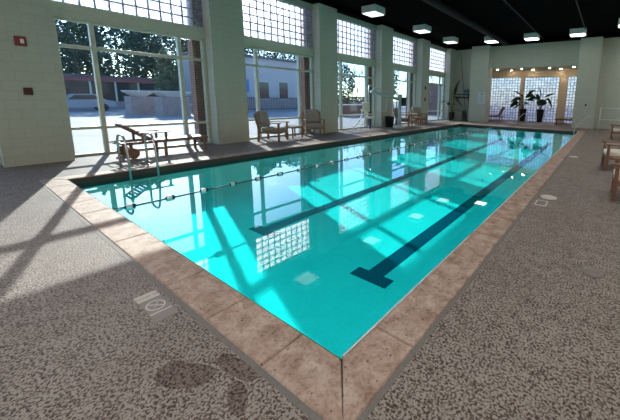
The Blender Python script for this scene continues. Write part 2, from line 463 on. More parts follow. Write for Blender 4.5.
# lane rope with floats
rp = thing('lane_rope', 'lane rope strung with dark and white floats across the pool water', 'lane rope', (2.215, 0, ZW))
bm = BM(); tube(bm, [(0, .0, .03), (0, .25, .005)]+[(0, .25+k*1.2, .004) for k in range(1, 15)]+[(0, L-.3, .005), (0, L, .03)], .011, 6)
part('rope', bm, 'rope', rp)
flt = None
for k in range(34):
    y = .28+.53*k
    if flt is None:
        bm = BM()
        prof = [(.012, -.07), (.036, -.055), (.042, -.02), (.042, .02), (.036, .055), (.012, .07)]
        rings = []; seg = 12
        for r_, yy in prof: rings.append([bm.verts.new((r_*math.cos(2*PI*q/seg), yy, r_*math.sin(2*PI*q/seg))) for q in range(seg)])
        for i, (a, b) in enumerate(zip(rings, rings[1:])):
            for q in range(seg):
                f = bm.faces.new((a[q], a[(q+1) % seg], b[(q+1) % seg], b[q])); f.smooth = True; f.material_index = 0 if i in (1, 2) else 1
        bm.faces.new(rings[0]); bm.faces.new(rings[-1][::-1])
        flt = obj('float', bm, ['floatwhite', 'floatblue'], rp); o = flt
    else:
        o = flt.copy(); C.objects.link(o); o.parent = rp
    o.location = (0, y, .008); o.rotation_euler = (0, random.uniform(-.6, .6), random.uniform(-.08, .08))

# ------------------------------------------------------------------ window wall
wl = structe('wall_left', 'pale painted block columns and beams of the window wall', 'wall')
ycol = [(-4.92+0.0, -3.87)]+[(-.54+BAY*k, .51+BAY*k) for k in range(5)]+[(21.36, 22.7)]
first = None
for (a, b) in ycol:
    bm = BM(); box(bm, XW-.18, XC, a, b, 0, HC); part('column', bm, 'cmu', wl)
bm = BM(); box(bm, XW-.18, XC, -7.5, -6.9, 0, HC); part('column', bm, 'cmu', wl)
bays = [(-6.9, -4.92)]+[(a[1], b[0]) for a, b in zip(ycol, ycol[1:])]
for n, (a, b) in enumerate(bays):
    bm = BM(); box(bm, XW-.12, XW+.12, a, b, 3.32, 3.64); part('window_header', bm, 'cmu' if False else 'frame', wl)
    bm = BM(); box(bm, XW-.12, XW+.12, a, b, 5.18, HC); part('top_beam', bm, 'cmu', wl)
    wn = ['out of view behind the camera', 'left of the near left column', 'behind the steamer lounger', 'behind the two wooden armchairs with a side table', 'behind the seat of the pool lift', 'behind the fourth and fifth columns gap', 'farthest by the corner plant']
    w_ = structe('window_%d' % (n+1), 'tall pale framed window with glass blocks above, '+wn[n], 'window')
    last = (n == len(bays)-1)
    bm = BM(); t = .045
    m1, m2 = a+.70, b-.72
    if b-a < 2.2: m1 = m2 = (a+b)/2
    fy = [(a, a+.09), (m1-t, m1+t), (m2-t, m2+t), (b-.09, b)]
    for (p, q) in fy: box(bm, XW-.07, XW+.07, p, q, 0, 3.32, bev=.006)
    for (p, q) in ((0, .06), (.67, .74), (2.63, 2.71), (3.25, 3.32)):
        ys = [a+.09, m1-t, m1+t, m2-t, m2+t, b-.09]
        for k in (0, 2, 4):
            if ys[k+1]-ys[k] > .01: box(bm, XW-.055, XW+.055, ys[k], ys[k+1], p, q, bev=.005)
    part('window_frame', bm, 'frame', w_)
    bm = BM()
    ys = [a+.09, m1-t, m1+t, m2-t, m2+t, b-.09]
    for k in (0, 2, 4):
        if ys[k+1]-ys[k] > .01:
            for (p, q) in ((.06, .67), (.74, 2.63), (2.71, 3.25)): box(bm, XW-.012, XW-.004, ys[k], ys[k+1], p, q)
    part('window_pane', bm, 'glass', w_)
    nb = max(1, round((b-a)/.27)); dy = (b-a)/nb; nz = 6; dz = 1.54/nz; gp = .012
    bm = BM()
    for i in range(nb):
        for j in range(nz):
            y0, y1 = a+dy*i+gp, a+dy*(i+1)-gp; z0, z1 = 3.64+dz*j+gp, 3.64+dz*(j+1)-gp
            vs = box(bm, XW-.04, XW+.04, y0, y1, z0, z1)
            # inner face bevelled: material 0 translucent, the rest clear
    for f in bm.faces:
        c = f.calc_center_median(); f.material_index = 0 if c.x > XW+.039 else 1
    part('glass_block', bm, ['glassblock', 'block_clear'], w_, 'wavy glass blocks')
    bm = BM()
    for i in range(nb+1):
        y = a+dy*i; box(bm, XW-.03, XW+.045, max(a, y-gp), min(b, y+gp), 3.64, 5.18)
    for j in range(nz+1):
        z = 3.64+dz*j
        for i in range(nb): box(bm, XW-.03, XW+.044, a+dy*i+gp, a+dy*(i+1)-gp, max(3.64, z-gp), min(5.18, z+gp))
    part('mortar_grid', bm, 'mortar', w_)

# ------------------------------------------------------------------ other walls, ceiling
bm = BM()
box(bm, X0, X1+.2, -7.7, 22.6, 5.62, 5.9); struct('ceiling', bm, 'black', 'black painted ceiling', 'ceiling')
bm = BM()
box(bm, X0, XC, -7.5, 22.4, HC, 5.62); box(bm, XC, X1, 21.3, 22.4, HC, 5.62)
struct('trim_3', bm, 'black', 'black band between wall tops and ceiling', 'trim')
wr = BM(); box(wr, X1, X1+.2, -7.5, 22.6, 0, 5.62); struct('wall_right', wr, 'cmu', 'pale painted block wall on the right', 'wall')
wr = BM(); box(wr, X0, X1+.2, -7.7, -7.5, 0, 5.62); struct('wall_back', wr, 'cmu', 'pale painted block wall behind the camera', 'wall')
wf = structe('wall_far', 'pale painted block end wall with pilasters and an alcove', 'wall')
bm = BM(); box(bm, XC, -.55, 22.4, 22.7, 0, HC); part('recessed_wall', bm, 'cmu', wf)
bm = BM(); box(bm, -.55, .75, 21.28, 22.2, 0, HC); part('pilaster', bm, 'cmu', wf)
bm = BM(); box(bm, 6.3, 7.43, 21.28, 22.2, 0, HC); part('pilaster', bm, 'cmu', wf)
bm = BM(); box(bm, 7.43, X1, 21.9, 22.2, 0, HC); part('recessed_wall', bm, 'cmu', wf)
bm = BM(); box(bm, .75, 6.3, 21.9, 22.2, 3.87, HC); part('alcove_header', bm, 'cmu', wf)
AY = 24.2
bm = BM(); box(bm, -.9, -.6, 22.7, AY+.2, 0, 4.2); box(bm, -.9, -.55, 22.2, 22.7, 0, 4.2); box(bm, 7.3, 7.6, 22.2, AY+.2, 0, 4.2)
part('alcove_side_wall', bm, 'cmu_warm', wf)
bm = BM(); box(bm, -.6, 7.3, 22.2, AY+.2, 3.87, 4.1); part('alcove_ceiling', bm, 'cmu_warm', wf)
bm = BM(); box(bm, -.6, 7.3, AY, AY+.2, 3.34, 3.87); box(bm, -.6, 7.3, AY, AY+.2, 0, .08)
box(bm, -.6, -.1, AY, AY+.2, .08, 3.34); box(bm, 6.5, 7.3, AY, AY+.2, .08, 3.34)
box(bm, 2.36, 2.66, AY-.03, AY+.2, .08, 3.34); box(bm, 5.0, 5.55, AY-.1, AY+.2, .08, 3.34)
part('alcove_back_wall', bm, 'cmu_warm', wf)
def gpanel(idx, a, b, z0, z1):
    w_ = structe('window_%d' % idx, 'glass block panel in the far alcove, the %s of three' % ('left', 'middle', 'narrow right one')[idx-21], 'window')
    nb = round((b-a)/.2); dy = (b-a)/nb; nz = round((z1-z0)/.2); dz = (z1-z0)/nz; gp = .02
    bm = BM()
    for i in range(nb):
        for j in range(nz): box(bm, a+dy*i+gp, a+dy*(i+1)-gp, AY+.06, AY+.14, z0+dz*j+gp, z0+dz*(j+1)-gp)
    for f in bm.faces: f.material_index = 0 if f.calc_center_median().y < AY+.061 else 1
    part('glass_block', bm, ['glassblock_far', 'block_clear'], w_)
    bm = BM()
    for i in range(nb+1): box(bm, max(a, a+dy*i-gp), min(b, a+dy*i+gp), AY+.05, AY+.13, z0, z1)
    for j in range(nz+1):
        z = z0+dz*j
        for i in range(nb): box(bm, a+dy*i+gp, a+dy*(i+1)-gp, AY+.051, AY+.13, max(z0, z-gp), min(z1, z+gp))
    part('mortar_grid', bm, 'mortar_far', w_)
gpanel(21, -.1, 2.36, .08, 3.34); gpanel(22, 2.66, 5.0, .08, 3.34); gpanel(23, 5.55, 6.5, .08, 3.34)

# ducts and pipes under the black ceiling
bm = BM(); tube(bm, [(1.9, -7.3, 5.42), (1.9, 21.2, 5.42)], .16, 14)
tag(obj('ceiling_duct', bm, 'duct'), 'long black round duct under the black ceiling', 'duct')
first = None
for x, y, lab in ((4.2, 7, 'thin black sprinkler pipe on the ceiling, nearer the windows'), (6.6, 7, 'thin black sprinkler pipe on the ceiling, nearer the right wall')):
    bm = BM(); tube(bm, [(x, -7.3, 5.55), (x, 21.2, 5.55)], .035, 8)
    tag(obj('sprinkler_pipe', bm, 'duct'), lab, 'pipe', 'black pipes along the ceiling')

# ------------------------------------------------------------------ lamps
lamp_proto = None
def area(name, loc, sx, sy, power, col, parent, rot=(0, 0, 0), spread=PI):
    l = bpy.data.lights.new(name, 'AREA'); l.shape = 'RECTANGLE'; l.size = sx; l.size_y = sy; l.energy = power; l.color = col; l.spread = spread
    o = bpy.data.objects.new(name, l); C.objects.link(o); o.location = loc; o.rotation_euler = rot; o.parent = parent; return o
def make_lamp(loc, label, group):
    global lamp_proto
    if lamp_proto is None:
        t = thing('ceiling_lamp', label, 'ceiling lamp', loc, 0, group)
        bm = BM(); box(bm, -.39, .39, -.37, .37, .03, .32, bev=.006); part('lamp_housing', bm, 'lampbody', t)
        bm = BM(); box(bm, -.35, .35, -.33, .33, -.0, .029); part('lamp_diffuser', bm, 'diffuser', t)
        lamp_proto = t; return t
    return dup(lamp_proto, loc, 0, label, group)
M['diffuser_far'] = emis('lamp_diffuser_far_row', (1, .99, .94), 6)
def strong(t, key='diffuser_fill'):
    for ch in t.children:
        if ch.name.startswith('lamp_diffuser'):
            ch.data = ch.data.copy(); ch.data.materials.clear(); ch.data.materials.append(M[key])
G = 'square surface-mounted ceiling lamps'
vis = [((-1.12, 10.45), 'square ceiling lamp above the third column from the left, nearest of the row'),
       ((-1.0, 14.72), 'square ceiling lamp above the wooden armchairs by the pool lift, second of the window row'),
       ((-1.0, 18.55), 'square ceiling lamp near the far left corner, last of the window row'),
       ((1.42, 19.55), 'square ceiling lamp before the left pilaster of the far wall'),
       ((3.8, 19.75), 'square ceiling lamp before the middle of the alcove header'),
       ((6.25, 19.65), 'square ceiling lamp before the right pilaster of the far wall'),
       ((8.45, 18.2), 'square ceiling lamp cut by the right edge of the photo')]
for (x, y), lab in vis:
    t_ = make_lamp((x, y, 5.3), lab, G)
    if y > 19: strong(t_, 'diffuser_far')
off = [(-1.12, 6.3), (-1.12, 2.0), (-1.1, -2.4), (8.6, 13.8), (8.6, 9.4), (8.6, 5.0), (8.6, .6), (8.6, -3.8), (3.8, -3.8), (6.2, -3.8), (11.0, 19.8), (11.0, 15.7), (11, 9), (11, 2)]  # unseen lamps; the right and back ones serve as added ambient fill
for x, y in off:
    t_ = make_lamp((x, y, 5.3), 'square ceiling lamp further along the deck, in an unseen set mostly boosted as fill light', G)
    if y < -3: strong(t_, 'diffuser_fill_back')
    elif x > 8: strong(t_)
# recessed downlights of the alcove
dl = None
for k, (x, y) in enumerate([(1.0, 22.7), (1.75, 23.7), (2.7, 22.7), (3.25, 23.7), (4.5, 22.8), (5.1, 23.7), (5.95, 22.7), (6.2, 23.5)]):
    labs = ['nearest the left pilaster', 'second from the left', 'third from the left', 'fourth from the left', 'fifth from the left', 'third from the right', 'second from the right', 'nearest the right pilaster']
    t = thing('recessed_downlight', 'small warm recessed downlight in the alcove ceiling, '+labs[k], 'downlight', (x, y, 3.87), 0, 'downlights in the alcove ceiling')
    bm = BM(); lathe(bm, [(.09, -.012), (.09, -.001)], 16); part('trim_ring', bm, 'whitepaint', t)
    bm = BM(); lathe(bm, [(.06, -.018), (.06, -.0125)], 16); part('lens', bm, 'spot', t)

# ------------------------------------------------------------------ furniture
def RY(a): return Matrix.Rotation(a, 3, 'Y')
def RZ(a): return Matrix.Rotation(a, 3, 'Z')
def make_armchair(name, label, loc, rz, wood, fab, group):
    t = thing(name, label, 'armchair', loc, rz, group)
    hw = .33
    for sy in (-1, 1):
        bm = BM(); box(bm, .29, .35, sy*hw-.03, sy*hw+.03, 0, .60, bev=.006); part('leg', bm, wood, t)
        bm = BM()
        box(bm, -.37, -.31, sy*hw-.03, sy*hw+.03, 0, .40, bev=.006, rot=((-.34, 0, .4), RY(.10)))
        box(bm, -.37, -.31, sy*hw-.03, sy*hw+.03, .36, .92, bev=.006, rot=((-.34, 0, .4), RY(-.25)))
        part('leg', bm, wood, t)
        bm = BM(); box(bm, -.44, .40, sy*hw-.045, sy*hw+.045, .60, .63, bev=.008); part('armrest', bm, wood, t)
        bm = BM(); box(bm, -.33, .30, sy*hw-.018, sy*hw+.018, .26, .34, bev=.005); part('side_rail', bm, wood, t)
    bm = BM(); box(bm, .30, .335, -.30, .30, .26, .34, bev=.004); box(bm, -.34, -.31, -.30, .30, .24, .31, bev=.004)
    for k in range(6): box(bm, -.30+k*.1, -.24+k*.1, -.3, .3, .315, .335)
    part('seat_frame', bm, wood, t)
    bm = BM(); R = ((-.34, 0, .4), RY(-.25))
    box(bm, -.36, -.325, -.30, .30, .86, .92, rot=R, bev=.004); box(bm, -.36, -.325, -.30, .30, .44, .49, rot=R, bev=.004)
    for k in range(7):
        y = -.27+k*.09; box(bm, -.352, -.335, y-.018, y+.018, .49, .86, rot=R)
    part('back_frame', bm, wood, t)
    bm = BM(); cushion(bm, -.29, .35, -.29, .29, .34, .45, .02); part('seat_cushion', bm, fab, t)
    bm = BM(); cushion(bm, -.322, -.20, -.28, .28, .45, .99, .03, rot=R); part('back_cushion', bm, fab, t)
    return t
ac = make_armchair('wooden_armchair', 'wooden armchair with grey beige cushions beside the second column', (-1.80, 5.58, 0), math.radians(30), 'teak', 'cushion', 'wooden armchairs along the windows')
dup(ac, (-2.02, 7.62, 0), math.radians(-30), 'wooden armchair with grey beige cushions in front of the third column')
dup(ac, (-1.75, 14.1, 0), math.radians(28), 'wooden armchair behind the pool lift, mostly hidden by its mast')
dup(ac, (-1.80, 16.05, 0), math.radians(-30), 'wooden armchair with grey cushions by the fifth column')
for o_c in [o for o in C.objects if o.name.startswith('wooden_armchair') and o.parent is None]: o_c.scale = (1.07, 1.07, 1.07)
rc = make_armchair('wooden_armchair', 'brown wooden armchair with cream cushion on the right deck, nearest the camera', (8.66, 5.2, 0), PI, 'teak_red', 'cushion_cream', 'wooden armchairs on the right deck')
dup(rc, (8.50, 8.03, 0), PI+.12, 'brown wooden armchair with cream cushion on the right deck, middle of the three')
dup(rc, (8.68, 15.7, 0), PI, 'brown wooden armchair with cream cushion on the right deck, farthest, before the white railing')

def make_table(label, loc, rz, group, wood, h=.45, s=.25):
    t = thing('side_table', label, 'side table', loc, rz, group)
    bm = BM()
    for k in range(5): box(bm, -s+k*s*.405, -s+k*s*.405+s*.37, -s, s, h-.025, h, bev=.003)
    part('tabletop', bm, wood, t)
    for sx in (-1, 1):
        for sy in (-1, 1):
            bm = BM(); box(bm, sx*(s-.03)-.022, sx*(s-.03)+.022, sy*(s-.03)-.022, sy*(s-.03)+.022, 0, h-.025, bev=.004); part('leg', bm, wood, t)
    bm = BM()
    for sy in (-1, 1): box(bm, -s+.03, s-.03, sy*(s-.03)-.012, sy*(s-.03)+.012, h-.085, h-.025)
    for sx in (-1, 1): box(bm, sx*(s-.03)-.012, sx*(s-.03)+.012, -s+.03, s-.03, h-.084, h-.026)
    part('apron', bm, wood, t); return t
st = make_table('small wooden side table between the two armchairs near the windows', (-2.0, 6.6, 0), 0, 'wooden side tables', 'teak', .46)
make_table('small orange wooden side table just right of the pool lift', (-1.25, 14.9, 0), 0, 'wooden side tables', 'teak_orange', .52)

# steamer lounger: head at -y end, feet at +y ; local y along
def make_lounger(label, loc, rz, wood, group=None, arms=True, sling=None, wheels=True, Ln=2.0, lift=.75, bl=.70, yb=.62):
    t = thing('steamer_lounger', label, 'lounger', loc, rz, group)
    hw = .31; zs = .40
    bm = BM()
    for sx in (-1, 1): box(bm, sx*hw-.025, sx*hw+.025, .0, Ln, zs-.06, zs, bev=.006)
    box(bm, -hw, hw, .0, .05, zs-.055, zs-.005); box(bm, -hw, hw, Ln-.05, Ln, zs-.055, zs-.005)
    part('bed_frame', bm, wood, t)
    bm = BM(); n = int((Ln-yb-.04)/.075)
    for k in range(n): box(bm, -hw-.01, hw+.01, yb+.04+k*.075, yb+.04+k*.075+.055, zs+.001, zs+.02)
    part('slat_deck', bm, wood, t)
    a = math.asin(min(.95, (lift-zs)/bl))
    R = ((0, yb, zs+.02), Matrix.Rotation(-a, 3, 'X'))
    bm = BM()
    for sx in (-1, 1): box(bm, sx*(hw-.05)-.02, sx*(hw-.05)+.02, yb-bl, yb, zs, zs+.035, rot=R, bev=.004)
    for k in range(int(bl/.075)): box(bm, -hw+.05, hw-.05, yb-bl+.02+k*.075, yb-bl+.075+k*.075, zs+.036, zs+.052, rot=R)
    part('backrest', bm, wood, t)
    for sx in (-1, 1):
        for yy in ((.2, Ln-.1) if not wheels else (Ln-.1, .88)):
            bm = BM(); box(bm, sx*hw-.024, sx*hw+.024, yy-.03, yy+.03, 0, zs-.06, bev=.005); part('leg', bm, wood, t)
        if arms:
            bm = BM(); box(bm, sx*(hw+.02)-.035, sx*(hw+.02)+.035, .34, .98, .60, .625, bev=.006); part('armrest', bm, wood, t)
            bm = BM(); box(bm, sx*(hw+.02)-.02, sx*(hw+.02)+.02, .88, .93, zs-.0, .60, bev=.004); part('arm_post', bm, wood, t)
            bm = BM(); box(bm, sx*(hw+.02)-.02, sx*(hw+.02)+.02, .38, .43, zs-.0, .60, bev=.004); part('arm_post', bm, wood, t)
    if wheels:
        for sx in (-1, 1):
            bm = BM(); seg = 20; x0, x1 = sx*(hw+.05)-.02, sx*(hw+.05)+.02; rr = .13
            r0 = [bm.verts.new((x0, .17+rr*math.cos(2*PI*k/seg), rr+rr*math.sin(2*PI*k/seg))) for k in range(seg)]
            r1 = [bm.verts.new((x1, v_.co.y, v_.co.z)) for v_ in r0]
            bm.faces.new(r0); bm.faces.new(r1[::-1])
            for k in range(seg): bm.faces.new((r0[k], r1[k], r1[(k+1) % seg], r0[(k+1) % seg]))
            part('wheel', bm, wood, t)
        bm = BM(); tube(bm, [(-hw-.05, .17, .13), (hw+.05, .17, .13)], .014, 8)
        box(bm, -hw+.03, -hw+.07, .14, .20, .13, zs-.06); box(bm, hw-.07, hw-.03, .14, .20, .13, zs-.06)
        part('axle', bm, wood, t)
        bm = BM(); tube(bm, arc([(-hw, .02, zs-.03), (-hw+.02, -.13, zs+.0), (hw-.02, -.13, zs+.0), (hw, .02, zs-.03)], .06), .015, 8); part('pull_handle', bm, wood, t)
    if sling:
        bm = BM(); cushion(bm, -hw+.02, hw-.02, yb+.02, Ln-.02, zs+.021, zs+.07, .005, n=4); part('seat_pad', bm, sling, t)
        bm = BM(); cushion(bm, -hw+.03, hw-.03, yb-bl+.02, yb+.0, zs+.054, zs+.10, .005, rot=R, n=4); part('back_pad', bm, sling, t)
    return t
make_lounger('reddish wooden steamer lounger with armrests and wheels by the near window', (-1.78, 1.22, 0), 0, 'teak_red', Ln=1.95, lift=.80)
a1 = make_lounger('brown low lounge chair in the far alcove, beside the left pilaster', (1.70, 22.75, 0), PI/2, 'teak_red', 'alcove lounge chairs', arms=False, sling='sling', wheels=False, Ln=1.35, lift=1.08, bl=.74, yb=.34)
dup(a1, (6.5, 23.05, 0), PI/2+.1, 'brown low lounge chair in the far alcove, beside the right pilaster')

# ------------------------------------------------------------------ rails
lad = thing('pool_ladder', 'pair of curved steel ladder rails entering the pool beside the wooden lounger', 'pool ladder', (0, 1.12, 0))
for s, y in ((-1, -.24), (1, .24)):
    bm = BM(); tube(bm, arc([(-.42, y, .0), (-.44, y, .72), (-.02, y, .74), (.12, y, .30), (.13, y, -.52)], .16, 6), .021, 10)
    lathe(bm, [(.05, .0), (.05, .012), (.03, .02)], 14, (-.42, y)); part('grab_rail', bm, 'steel', lad)
for z in (-.28, -.5):
    bm = BM(); box(bm, .08, .18, -.24, .24, z, z+.03, bev=.005); part('step', bm, 'whitepaint', lad)
bm = BM(); tube(bm, arc([(.62, .28, 0), (.60, .26, .86), (.30, .10, .80), (-.22, -.2, .22), (-.23, -.21, -.35)], .14, 6), .022, 10)
lathe(bm, [(.05, 0), (.05, .012)], 14, (.62, .28))
o = obj('pool_handrail', bm, 'steel'); o.location = (6.93, 18.48, .007)
tag(o, 'curved steel handrail at the far right corner of the pool', 'handrail')
rl = thing('railing', 'white pipe railing with two horizontal bars against the far right wall', 'railing', (7.76, 20.6, 0))
for x in (0, 1.6, 3.2):
    bm = BM(); tube(bm, [(x, 0, 0), (x, 0, 1.28)], .028, 10); part('post', bm, 'whitepaint', rl)
for z in (.62, 1.28):
    bm = BM(); tube(bm, [(-.02, 0, z), (3.22, 0, z)], .026, 10); part('rail_bar', bm, 'whitepaint', rl)

# ------------------------------------------------------------------ pool lift
random.seed(9)
lf = thing('pool_lift', 'pale pool access lift with mast, boom and cream hanging seat', 'pool lift', (-1.1, 12.75, 0))
bm = BM(); lathe(bm, [(.30, 0), (.33, .02), (.33, .10), (.28, .15), (.12, .17)], 24); part('base', bm, 'whitepaint', lf)
bm = BM(); lathe(bm, [(.11, .15), (.11, .5), (.085, .52), (.085, 1.60), (.13, 1.62), (.13, 1.78), (.05, 1.82)], 20); part('mast', bm, 'liftteal', lf)
bm = BM()
tube(bm, [(.02, .1, 1.74), (-.98, -1.35, 2.22)], .026, 8)
tube(bm, [(.02, .05, 1.52), (-.94, -1.3, 1.92)], .075, 8)
tube(bm, [(-1.0, -1.38, 1.22), (-.99, -1.37, 2.24)], .04, 8)
part('boom', bm, 'liftteal', lf)
bm = BM(); box(bm, -.02, .2, .08, .32, 1.2, 1.66, bev=.02); part('control_box', bm, 'blackplastic', lf)
bm = BM(); tube(bm, arc([(-.62, -.85, 1.75), (-.64, -.86, .95), (-.45, -.66, .9), (-.40, -.58, 1.66)], .1), .016, 6); part('cable_loop', bm, 'whitepaint', lf)
bm = BM(); box(bm, -1.32, -.98, -1.62, -1.20, .88, 1.38, bev=.05, rot=((-1.15, -1.4, 1.1), RZ(.5))); part('seat_back', bm, 'liftcream', lf)
bm = BM(); box(bm, -1.18, -.80, -1.62, -1.16, .54, .62, bev=.02, rot=((-1.15, -1.4, 1.1), RZ(.5)))
tube(bm, [(-1.08, -1.42, .58), (-1.08, -1.42, .92)], .04, 8); part('seat', bm, 'liftcream', lf)
for d in (-.24, .24):
    bm = BM(); tube(bm, arc([(-1.25, -1.4+d, 1.0), (-1.2, -1.42+d, .74), (-1.05, -1.85+d, .40), (-1.15, -2.25+d, .06), (-1.28, -1.9+d, .03)], .12), .024, 8); part('leg_frame', bm, 'whitepaint', lf)
bm = BM(); box(bm, -.98, -.90, -1.36, -1.3, .02, .54, bev=.01); part('belt', bm, 'blue', lf)

bm = BM(); lathe(bm, [(.20, 0), (.26, .58), (.27, .60), (.24, .60), (.18, .06)], 20)
o = obj('waste_bin', bm, 'blackplastic'); o.location = (-1.95, 13.05, 0)
tag(o, 'black round waste bin behind the pool lift', 'bin')

# ------------------------------------------------------------------ plants
def leaf_bm(p0, p1, wid, droop, curl, segs=8):
    """broad blade from p0 to p1"""
    bm = BM(); p0 = Vector(p0); p1 = Vector(p1); d = p1-p0
    side = d.cross(Vector((0, 0, 1)))
    if side.length < .02: side = Vector((1, 0, 0))
    side.normalize(); side = (side+Vector((0, 0, curl))).normalized()
    rows = []
    for i in range(segs+1):
        t = i/segs; c = p0+d*t+Vector((0, 0, -droop*t*t))
        w_ = wid*math.sin(PI*min(1, t*.93+.05))**.75*(1-.25*t)+.004
        up = side.cross(d).normalized()
        rows.append([bm.verts.new(c-side*w_+up*w_*.28), bm.verts.new(c), bm.verts.new(c+side*w_+up*w_*.28)])
    for a, b in zip(rows, rows[1:]):
        for k in (0, 1):
            f = bm.faces.new((a[k], a[k+1], b[k+1], b[k])); f.smooth = True
    r = bmesh.ops.solidify(bm, geom=bm.faces[:], thickness=.004)
    return bm
def potted(name, label, loc, h_pot, r_pot, leaves, group=None, cat='potted plant'):
    t = thing(name, label, cat, loc, 0, group)
    bm = BM(); lathe(bm, [(r_pot*.72, 0), (r_pot, h_pot), (r_pot*1.06, h_pot), (r_pot*1.06, h_pot-.04+.06), (r_pot*.92, h_pot+.02), (r_pot*.9, h_pot-.05)], 20); part('pot', bm, 'darkpot', t)
    bm = BM(); lathe(bm, [(r_pot*.9, h_pot-.06), (r_pot*.88, h_pot-.02)], 16); part('soil', bm, 'soil', t)
    for (bx, bz, ex, ez, wd, dr, yy, mt) in leaves:
        bm = BM(); tube(bm, [(random.uniform(-.03, .03), random.uniform(-.03, .03), h_pot-.05), (bx*.45, yy*.4, h_pot+(bz-h_pot)*.55), (bx, yy, bz)], [.016, .013, .008], 6)
        s_ = part('leaf_stalk', bm, 'stem', t)
        bm = leaf_bm((bx, yy, bz), (ex, yy+random.uniform(-.12, .12), ez), wd*1.8, dr, random.uniform(-.9, .9)); obj('leaf_blade', bm, mt, s_, False)
    return t
G3 = 'large leaved potted plants in the alcove'
potted('potted_plant', 'dark leafy plant in a black pot on the left of the alcove centre', (2.80, 23.83, 0), 1.0, .26,
       [(-.25, 1.7, -.95, 1.75, .17, .25, 0, 'leaf'), (-.35, 1.45, -1.0, 1.45, .16, .4, -.1, 'leaf'), (-.2, 1.95, -.8, 2.4, .14, .1, .05, 'leaf'), (-.05, 1.8, -.3, 2.1, .13, .1, .1, 'leaf'),
        (.1, 1.85, .62, 2.15, .15, .1, 0, 'leaf'), (.2, 2.0, .7, 2.45, .14, .05, .1, 'leaf'), (.05, 1.35, .35, 1.5, .12, .1, -.1, 'leaf'), (-.3, 1.3, -.72, 1.05, .11, .1, .1, 'leaf'), (.15, 1.65, .75, 1.7, .10, .1, .1, 'leaf')], G3)
potted('potted_plant', 'dark leafy plant in a black pot on the right of the alcove centre', (4.0, 23.83, 0), 1.0, .26,
       [(-.05, 1.9, -.25, 2.65, .16, .0, 0, 'leaf'), (-.3, 1.75, -.75, 2.0, .15, .1, -.1, 'leaf'), (-.15, 1.65, -.45, 2.05, .17, .0, .1, 'leaf'), (.05, 1.3, .05, 1.75, .22, .0, -.1, 'leaf'),
        (-.1, 1.25, -.3, 1.55, .18, .1, 0, 'leaf'), (.35, 1.8, .75, 1.2, .15, .05, 0, 'leaf'), (.2, 1.9, .85, 2.25, .06, .1, .05, 'leaf'), (.15, 1.4, .4, 1.75, .15, .0, .1, 'leaf'), (-.35, 1.85, -.95, 1.9, .12, .3, 0, 'leaf')], G3)
potted('potted_plant', 'tall leafy plant in a dark pot in the far left corner by the window', (-1.72, 20.9, 0), .62, .24,
       [(-.05, 1.5, -.9, 1.45, .17, .15, -.2, 'leaf_y'), (.15, 2.2, .55, 3.05, .12, 0, 0, 'leaf'), (.1, 1.9, .35, 2.65, .13, 0, .1, 'leaf'), (.3, 1.55, .85, 1.15, .17, .1, 0, 'leaf'),
        (.1, 1.6, .55, 1.75, .14, .1, .1, 'leaf'), (-.1, 1.7, -.15, 2.35, .13, 0, .1, 'leaf'), (-.1, 1.2, -.5, 1.35, .12, .2, -.1, 'leaf'), (.1, 1.1, .3, 1.4, .14, .1, -.1, 'leaf')])

# ------------------------------------------------------------------ corner equipment
bm = BM(); tube(bm, [(-1.85, 22.33, 5.2), (-.95, 21.95, .01)], .018, 8)
tag(obj('rescue_pole', bm, 'iron'), 'long thin dark rescue pole leaning diagonally in the far left corner', 'rescue pole')
eq = thing('rescue_rack', 'dark upright rescue rack with red clamp and horizontal arms beside the left pilaster', 'rescue rack', (-.72, 21.9, 0))
bm = BM(); box(bm, -.08, .08, -.08, .08, 0, 2.3, bev=.01); box(bm, -.18, .16, -.2, .18, 0, .05, bev=.01); part('post', bm, 'blackplastic', eq)
bm = BM(); tube(bm, [(-.05, -.02, 1.98), (-1.2, -.02, 2.0)], .035, 8); part('arm', bm, 'blackplastic', eq)
bm = BM(); tube(bm, [(-.05, -.02, 1.74), (-1.3, -.02, 1.80)], .05, 8); part('arm', bm, 'blackplastic', eq)
bm = BM(); box(bm, -.12, .12, -.13, .11, 1.55, 1.82, bev=.02); part('clamp', bm, 'red', eq, 'red clamp')
bm = BM(); box(bm, .05, .17, -.6, -.45, 1.75, 2.1, bev=.02); tube(bm, [(.1, -.5, 1.9), (.02, 0, 1.8)], .03, 6); part('speaker_head', bm, 'blackplastic', eq)
bm = BM()
for k in range(3): box(bm, -.5+k*.16, -.38+k*.16, -.03, .02, 2.02+k*.12, 2.3+k*.14, rot=((-.3, 0, 2.2), RY(.5)))
tube(bm, [(-.45, 0, 2.0), (.0, 0, 2.3)], .02, 6)
part('folded_strap', bm, 'tealcloth', eq)
ch = thing('storage_chest', 'low beige storage chest against the recessed wall in the far left corner', 'storage chest', (-1.72, 22.1, 0))
bm = BM(); box(bm, -.45, .45, -.26, .26, 0, .66, bev=.02)
for z in (.2, .42): box(bm, -.44, .44, -.266, -.25, z, z+.015)
part('chest_body', bm, 'chest', ch)
bm = BM(); box(bm, -.48, .48, -.29, .28, .66, .73, bev=.02); part('chest_lid', bm, 'chest', ch)

